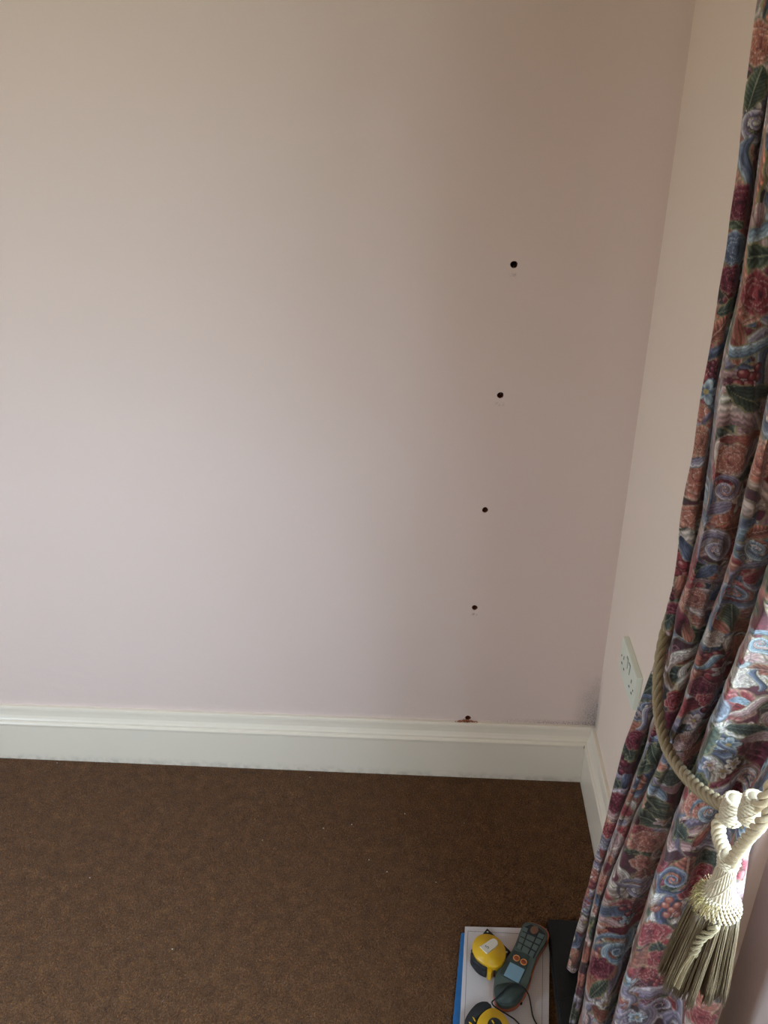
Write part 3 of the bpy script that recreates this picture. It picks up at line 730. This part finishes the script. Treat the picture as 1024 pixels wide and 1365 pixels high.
for s in range(3000):    # countless silk threads
    a = rng.uniform(0, 2*PI); q = math.sqrt(rng.random()); rt = .0215*q*(.9+.1*rng.random()); L_ = LEN*(.93+.09*rng.random())
    clump = .0016*math.sin(a*7+1)+.0012*math.sin(a*13); flare = 1.02+.35*q
    if q > .85: rt += clump
    P_ = []
    for t in np.linspace(0, 1, 7):
        rr = rt*(1+(flare-1)*t**.8)+clump*t*.9; w = .0008*math.sin(t*5+s)
        P_.append(((rr)*math.cos(a)+w-.010*t*(math.cos(a) < 0)*q, rr*math.sin(a)+w, -.065-L_*t))
    paths.append((np.array(P_), [.0005, .0006, .0006, .00055, .0005, .00045, .0003]))
taspart('fringe', paths, M_fringe, 4, True, 'stuff')
v, f = lathe([(.0005, -.06), (.013, -.062), (.013, -.085), (.012, -.115), (.010, -.165), (.0005, -.168)]); mesh('fringe_core', v, f, simple('dark_fringe_core', (60, 52, 38), .7), tas, True)
# the plaited strand lying over the fringe: on the side that faces the room
fd = np.array([CAM[0]-t0[0], CAM[1]-t0[1]]); fd /= np.linalg.norm(fd); sd = np.array([-fd[1], fd[0]])
def pt(side, front, z): return np.array([*(fd*front-sd*side), z])
paths = []
pl = smooth_path([pt(-.004, .0235, -.068), pt(-.001, .0245, -.080), pt(.004, .025, -.090), pt(.007, .025, -.100), pt(.009, .025, -.120), pt(.014, .0255, -.148), pt(.017, .026, -.178)], 70)
side_fix = 1
for s in rope_strands(pl[:36], .0030, 3, .030):
    for y in rope_strands(s, .0012, 5, .03): paths.append((y, .0009))
T_, A_, B_ = frames(pl[30:])
for s in range(26):
    a = 2*PI*s/26; q = math.sqrt(R_.random())
    paths.append((np.array([p+(.0035+.0035*i/39)*q*(math.cos(a)*A_[i]+.6*math.sin(a)*B_[i]) for i, p in enumerate(pl[30:])]), .0008))
taspart('plaited_strand', paths, satin('pale_olive_plait', (150, 132, 102), .4), 4)

# ------------------------------------------------------------------ things on the carpet
FZ = .0052   # resting height on the pile
def poly_at(pix, z): return [tuple(at_z(px, py, z)[:2]) for px, py in pix]
def build_local(name, pix, z0, z1, mat, parent, bev=0, seg=3, smooth=False, rnd=False):
    rnd = rnd or name in ('tape_body', 'rubber_grip', 'orange_rim', 'meter_body', 'end_cap', 'lock_button')
    base = np.array(parent.location) if parent else np.zeros(3)
    if rnd:
        for _ in range(2): pix = [((1-w)*p[0]+w*q[0], (1-w)*p[1]+w*q[1]) for p, q in zip(pix, pix[1:]+pix[:1]) for w in (.25, .75)]
    pts = poly_at(pix, z1); bm = bmesh.new(); prism(bm, [(p[0]-base[0], p[1]-base[1]) for p in pts], z0-base[2], z1-base[2], bev, seg)
    return from_bm(name, bm, mat, parent, smooth)
M_blue = simple('blue_card', (38, 96, 150), .5, .3)
M_black = simple('black_leatherette', (13, 13, 14), .55, .35, .2, 200, .0006)
M_blackp = simple('black_rubber', (34, 36, 40), .6, .35, .15, 100)
def paper():
    m = NT('survey_sheet_paper', .75, .2); x, y, z = m.xyz(); c = s2l((200, 190, 192))
    def lines(v, step, w):
        q = m.math('FRACT', m.math('MULTIPLY', v, 1/step)); return m.math('LESS_THAN', q, w)
    g = m.math('MAXIMUM', lines(x, .005, .10), lines(y, .005, .10))
    inside = m.math('MULTIPLY', m.math('GREATER_THAN', x, -.300), m.math('LESS_THAN', y, -.490))
    b = m.mix(m.math('MULTIPLY', m.math('MULTIPLY', g, inside), .20), c, s2l((120, 130, 160)))
    m.col(b); m.bump(m.noise(12, 2), .002, .3); return m.m
M_paper = paper()
fo = build_local('document_folder', [(615, 1243), (715, 1250), (719, 1400), (600, 1400)], FZ, FZ+.004, M_blue, None, .001)
tag(fo, 'blue card folder lying on the carpet beneath the white sheet', 'folder')
sh = build_local('paper_sheet', [(620, 1235), (733, 1238), (731, 1420), (610, 1420)], FZ+.0045, FZ+.0052, M_paper, None, 0)
tag(sh, 'white printed form with a ruled border and faint grid under the tools', 'paper')
M_ink = simple('grey_ink', (80, 76, 84), .8, .1)
def ruled(pix, w):
    zt = FZ+.00535
    a = at_z(*pix[0], zt); b = at_z(*pix[1], zt); d = (b-a)/np.linalg.norm(b-a); n = np.array([-d[1], d[0], 0])*w
    return [a-n, b-n, b+n, a+n]
v = []; f = []
for pix in (((624, 1241), (617, 1420)), ((624, 1241), (634, 1242)), ((633, 1241.6), (728, 1246.5)), ((724, 1246), (722, 1420))):
    q = ruled(pix, .0004); b = len(v); v += q; f.append((b, b+1, b+2, b+3))
mesh('ruled_border', v, f, M_ink, sh)
# black case, far side standing behind the sheet, partly under the curtain
cs = thing('document_case', 'soft black zipped case lying beside the sheet, half hidden by the curtain hem', 'case', (-.11, -.62, FZ))
bm = bmesh.new()
prism(bm, [(-.050, .158), (.020, .158), (.028, .150), (.028, -.20), (-.050, -.20), (-.055, -.19), (-.055, .150)], 0, .0180, .006, 4)
from_bm('case_body', bm, M_black, cs, True)
bm = bmesh.new(); prism(bm, [(-.050, -.03), (.027, -.005), (.027, -.198), (-.050, -.198)], .0178, .0235, .003, 3); from_bm('case_flap', bm, M_black, cs, True)
v, f = tube_mesh([([(-.0556, y, .009) for y in np.linspace(.14, -.19, 10)], .0011)], 6); mesh('zip', v, f, simple('dark_zip', (52, 52, 56), .4), cs)
PZ = FZ+.0055
# black square pouch with rivets, corner up, beneath the first tape
po = thing('belt_pouch', 'flat black square pouch with silver corner rivets beneath the yellow tape measure', 'pouch', tuple(at_z(650, 1262, PZ)))
build_local('pouch_body', [(649.5, 1237), (681, 1268), (676, 1275), (655, 1292), (628, 1266)], PZ, PZ+.006, M_black, po, .0015)
M_rivet = simple('silver_rivet', (200, 196, 190), .25, .6, metal=.6)
for px, py in ((650.3, 1242.2), (675.6, 1269.2)):
    c = at_z(px, py, PZ+.006)-np.array(po.location); vv, ff = lathe([(.0022, -.0005), (.0022, .0006), (.0014, .0012), (.0002, .0014)], 12)
    mesh('rivet', [np.array(p)+c for p in vv], ff, M_rivet, po, True)
# yellow tape measure lying on its side
M_yel = simple('yellow_abs', (216, 168, 22), .38, .5, .04, 30, .0002)
z0, z1 = PZ+.0065, PZ+.040
c7 = lambda x, y: (610+x/12.8, 1225+y/12.8)
tc = at_z(*c7(540, 545), z1); tm = thing('tape_measure', 'round yellow tape measure with black grip and a silver label on its top face', 'tape measure', (tc[0], tc[1], z0))
def disc_poly(c, r, n=40, sx=1, rot=0): return [(c[0]+r*sx*math.cos(2*PI*i/n+rot), c[1]+r*math.sin(2*PI*i/n+rot)) for i in range(n)]
H = z1-z0
out7 = [(270, 380), (250, 460), (262, 560), (310, 650), (380, 720), (470, 775), (560, 815), (640, 830), (720, 800), (790, 720), (830, 620), (820, 510), (770, 410), (700, 330), (610, 275), (500, 250), (400, 262), (320, 310)]
build_local('tape_body', [c7(*p) for p in out7], z0, z1, M_yel, tm, .004, 4, True)
grip7 = [(228, 520), (258, 600), (330, 675), (330, 700), (360, 730), (480, 790), (500, 780), (500, 850), (505, 860), (440, 850), (350, 800), (290, 730), (230, 640), (215, 560)]
gz = z1-.006
g = [c7(245, 540), c7(262, 600), c7(310, 672), c7(332, 668), c7(352, 705), c7(420, 755), c7(488, 775), c7(500, 775), c7(505, 830), c7(500, 870), c7(400, 828), c7(330, 772), c7(275, 700), c7(232, 640), c7(220, 570)]
build_local('rubber_grip', g, z0, gz, M_blackp, tm, .003, 3, True)
build_local('mouth_block', [c7(500, 780), c7(580, 815), c7(585, 900), c7(575, 925), c7(510, 905)], z0, z1-.008, M_yel, tm, .002)
build_local('end_hook', [c7(600, 850), c7(655, 835), c7(650, 900), c7(615, 880)], z0+.004, z1-.010, M_blackp, tm, .001)
lab = [c7(375, 465), c7(490, 400), c7(560, 350), c7(610, 325), c7(660, 345), c7(690, 390), c7(690, 430), c7(640, 480), c7(500, 590)]
M_label = simple('silver_label', (206, 196, 184), .3, .5, .05)
lb = build_local('label_plate', lab, z1-.001, z1+.0035, M_label, tm, .001)
def text(name, body, size, loc, rotz, mat, parent, ext=.0002, slant=0):
    cu = bpy.data.curves.new(name, 'FONT'); cu.body = body; cu.size = size; cu.extrude = ext; cu.align_x = 'CENTER'; cu.align_y = 'CENTER'; cu.resolution_u = 3
    o = bpy.data.objects.new(name, cu); COL.objects.link(o); bpy.context.view_layer.update()
    me = bpy.data.meshes.new_from_object(o.evaluated_get(bpy.context.evaluated_depsgraph_get())); bpy.data.objects.remove(o)
    m_ = Matrix.Translation(loc) @ Matrix.Rotation(rotz, 4, 'Z'); me.transform(m_); me.materials.clear()
    return link(name, me, mat, parent)
lc = at_z(*c7(508, 478), z1+.0036)-np.array(tm.location)
text('label_figure', '5', .013, Vector(lc), math.radians(50), M_ink, tm)

# moisture meter
mz0, mz1 = PZ+.001, PZ+.030
c8 = lambda x, y: (650+x/11.38, 1225+y/11.38)
mc = at_z(*c8(480, 680), mz1)
mm = thing('moisture_meter', 'dark green handheld moisture meter with orange rim, keypad and pale blue screen', 'meter', (mc[0], mc[1], mz0))
M_mgr = simple('dark_green_plastic', (70, 82, 78), .5, .4, .06, 60, .0003)
M_mdk = simple('darker_green_cap', (44, 58, 56), .45, .45, .06, 60, .0003)
M_or = simple('orange_plastic', (196, 104, 58), .5, .4, .08, 60)
M_key = simple('grey_green_keys', (82, 94, 92), .5, .4, .05, 60)
M_lcd = simple('pale_blue_lcd', (118, 152, 172), .22, .5, .03, 30, .0001)
def c8s(pts): return [c8(*p) for p in pts]
body8 = [(600, 48), (690, 55), (790, 95), (870, 150), (915, 215), (915, 280), (880, 350), (810, 450), (750, 560), (700, 690), (660, 830), (630, 950), (580, 1070), (520, 1170), (440, 1260), (340, 1305), (230, 1305), (160, 1260), (110, 1180), (90, 1060), (100, 930), (135, 820), (200, 700), (290, 590), (360, 500), (410, 410), (450, 310), (490, 200), (530, 100), (560, 62)]
def widen(pts, k, dx=0, dy=0):
    c = np.mean(np.array(pts), 0); return [tuple(c+(np.array(p)-c)*k+np.array([dx, dy])) for p in pts]
build_local('orange_rim', c8s(widen(body8, 1.03, 8, 16)), mz0, mz1-.012, M_or, mm, .004, 3, True)
build_local('meter_body', c8s(body8), mz1-.014, mz1, M_mgr, mm, .004, 4, True)
cap8 = [(110, 1010), (170, 985), (330, 960), (480, 985), (560, 1040), (565, 1080), (515, 1160), (435, 1245), (340, 1288), (235, 1288), (165, 1245), (118, 1170), (100, 1080)]
build_local('end_cap', c8s(cap8), mz1-.006, mz1+.0022, M_mdk, mm, .0015, 3, True)
face8 = [(400, 470), (640, 545), (600, 720), (545, 860), (470, 985), (250, 880), (190, 830), (230, 740), (310, 640)]
build_local('face_panel', c8s(face8), mz1-.002, mz1+.0008, M_mdk, mm, .0004)
build_local('screen', c8s([(345, 650), (570, 765), (472, 975), (245, 850)]), mz1-.001, mz1+.0018, M_lcd, mm, .0005)
# keypad: key blocks divided by dark grooves
build_local('keypad_bed', c8s([(560, 120), (660, 80), (790, 140), (885, 230), (700, 600), (640, 540), (480, 460), (430, 410)]), mz1-.002, mz1+.0006, M_blackp, mm, .0002)
keys = []
L0, L1 = np.array([545, 105]), np.array([440, 440]); R0_, R1_ = np.array([880, 235]), np.array([685, 600])
rowt = [.0, .22, .46, .72, 1.0]
def kp(s, t): a = L0+(L1-L0)*t; b = R0_+(R1_-R0_)*t; return a+(b-a)*s
for r in range(4):
    for (s0, s1) in ((.0, .23), (.29, .66), (.72, .98)):
        if r == 0 and s0 == .29: continue
        t0_, t1_ = rowt[r]+.025, rowt[r+1]-.025
        build_local('key', c8s([kp(s0, t0_), kp(s1, t0_), kp(s1, t1_), kp(s0, t1_)]), mz1, mz1+.0018, M_key, mm, .0005, 2)
cc = np.array([712, 165]); ring = [tuple(cc+np.array([math.cos(a)*62, math.sin(a)*60])) for a in np.linspace(0, 2*PI, 21)[:-1]]
build_local('round_button', c8s(ring), mz1, mz1+.0022, simple('brown_button', (112, 76, 58), .5), mm, .0006)
for q in ((440, 595), (548, 655)):
    c = at_z(*c8(*q), mz1+.001)-np.array(mm.location)
    vv, ff = tube_mesh([(np.array([c+np.array([.0064*math.cos(a), .0064*math.sin(a), .0006]) for a in np.linspace(0, 2*PI, 25)]), .0011)], 6)
    mesh('sensor_ring', vv, ff, simple('pale_orange', (214, 142, 84), .4), mm, True)
    vv, ff = lathe([(.0056, -.001), (.0056, .0008), (.0003, .0009)], 20); mesh('sensor_eye', [np.array(p)+c for p in vv], ff, simple('brown_orange_eye', (150, 70, 40), .35), mm, True)

# second tape at the bottom edge
b2 = lambda x, y: (610+x/7.877, 1325+y/7.877)
tz0, tz1 = PZ+.0, PZ+.042
c2 = at_z(665, 1372, tz1); t2 = thing('tape_measure', 'yellow tape measure with thick black ribbed rubber edge at the bottom end of the sheet', 'tape measure', (c2[0], c2[1], tz0))
yel = [b2(x, y) for x, y in ((215, 260), (260, 200), (330, 150), (390, 145), (450, 180), (500, 230), (550, 320), (570, 420), (520, 600), (380, 700), (230, 680), (180, 520), (190, 360))]
build_local('tape_body', yel, tz0, tz1, M_yel, t2, .004, 4, True)
blk = [b2(x, y) for x, y in ((75, 300), (80, 260), (120, 190), (160, 140), (200, 100), (262, 76), (335, 85), (362, 115), (345, 140), (290, 170), (235, 215), (200, 270), (175, 350), (165, 520), (110, 600), (80, 450))]
build_local('rubber_grip', blk, tz0, tz1-.004, M_blackp, t2, .004, 4, True)
for q in (((155, 235), (175, 250), (195, 290), (180, 285)), ((118, 290), (145, 300), (165, 330), (130, 330))):
    build_local('grip_notch', [b2(*p) for p in q], tz1-.006, tz1-.0032, M_yel, t2, .0004)
build_local('lock_button', [b2(x, y) for x, y in ((310, 300), (345, 255), (395, 240), (440, 262), (480, 320), (480, 420), (400, 460), (330, 420))], tz1-.001, tz1+.004, M_blackp, t2, .0015, 3, True)
build_local('button_mark', [b2(*q) for q in ((355, 278), (368, 272), (388, 306), (376, 312))], tz1+.0036, tz1+.0044, M_yel, t2)

# black wrist cord looping over the meter
def cpt(x, y, z): return at_z(*c8(x, y), z)
zc1 = mz1+.0046
loop = [cpt(760, 1620, PZ+.002), cpt(690, 1480, PZ+.002), cpt(655, 1290, PZ+.004), cpt(628, 1165, PZ+.018), cpt(585, 1085, mz1-.003), cpt(540, 1035, zc1+.0006), cpt(480, 1000, zc1), cpt(400, 985, zc1), cpt(310, 1020, zc1), cpt(220, 1110, zc1), cpt(120, 1210, zc1), cpt(66, 1270, mz1-.006), cpt(130, 1345, PZ+.026), cpt(300, 1450, PZ+.012), cpt(420, 1530, PZ+.002), cpt(520, 1640, PZ+.002)]
o = mesh('wrist_cord', *tube_mesh([(smooth_path(loop, 120), .0014)], 8), M_blackp, None, True)
tag(o, 'thin black wrist cord looped across the lower end of the moisture meter', 'cord')
tl = [cpt(500, 1240, PZ+.014), cpt(520, 1290, PZ+.006), cpt(570, 1325, PZ+.002), cpt(620, 1330, PZ+.002)]
mesh('cord_toggle', *tube_mesh([(np.array([cpt(478, 1262, PZ+.004), cpt(500, 1275, PZ+.005), cpt(522, 1290, PZ+.004)]), .0032)], 8), M_blackp, o, True)
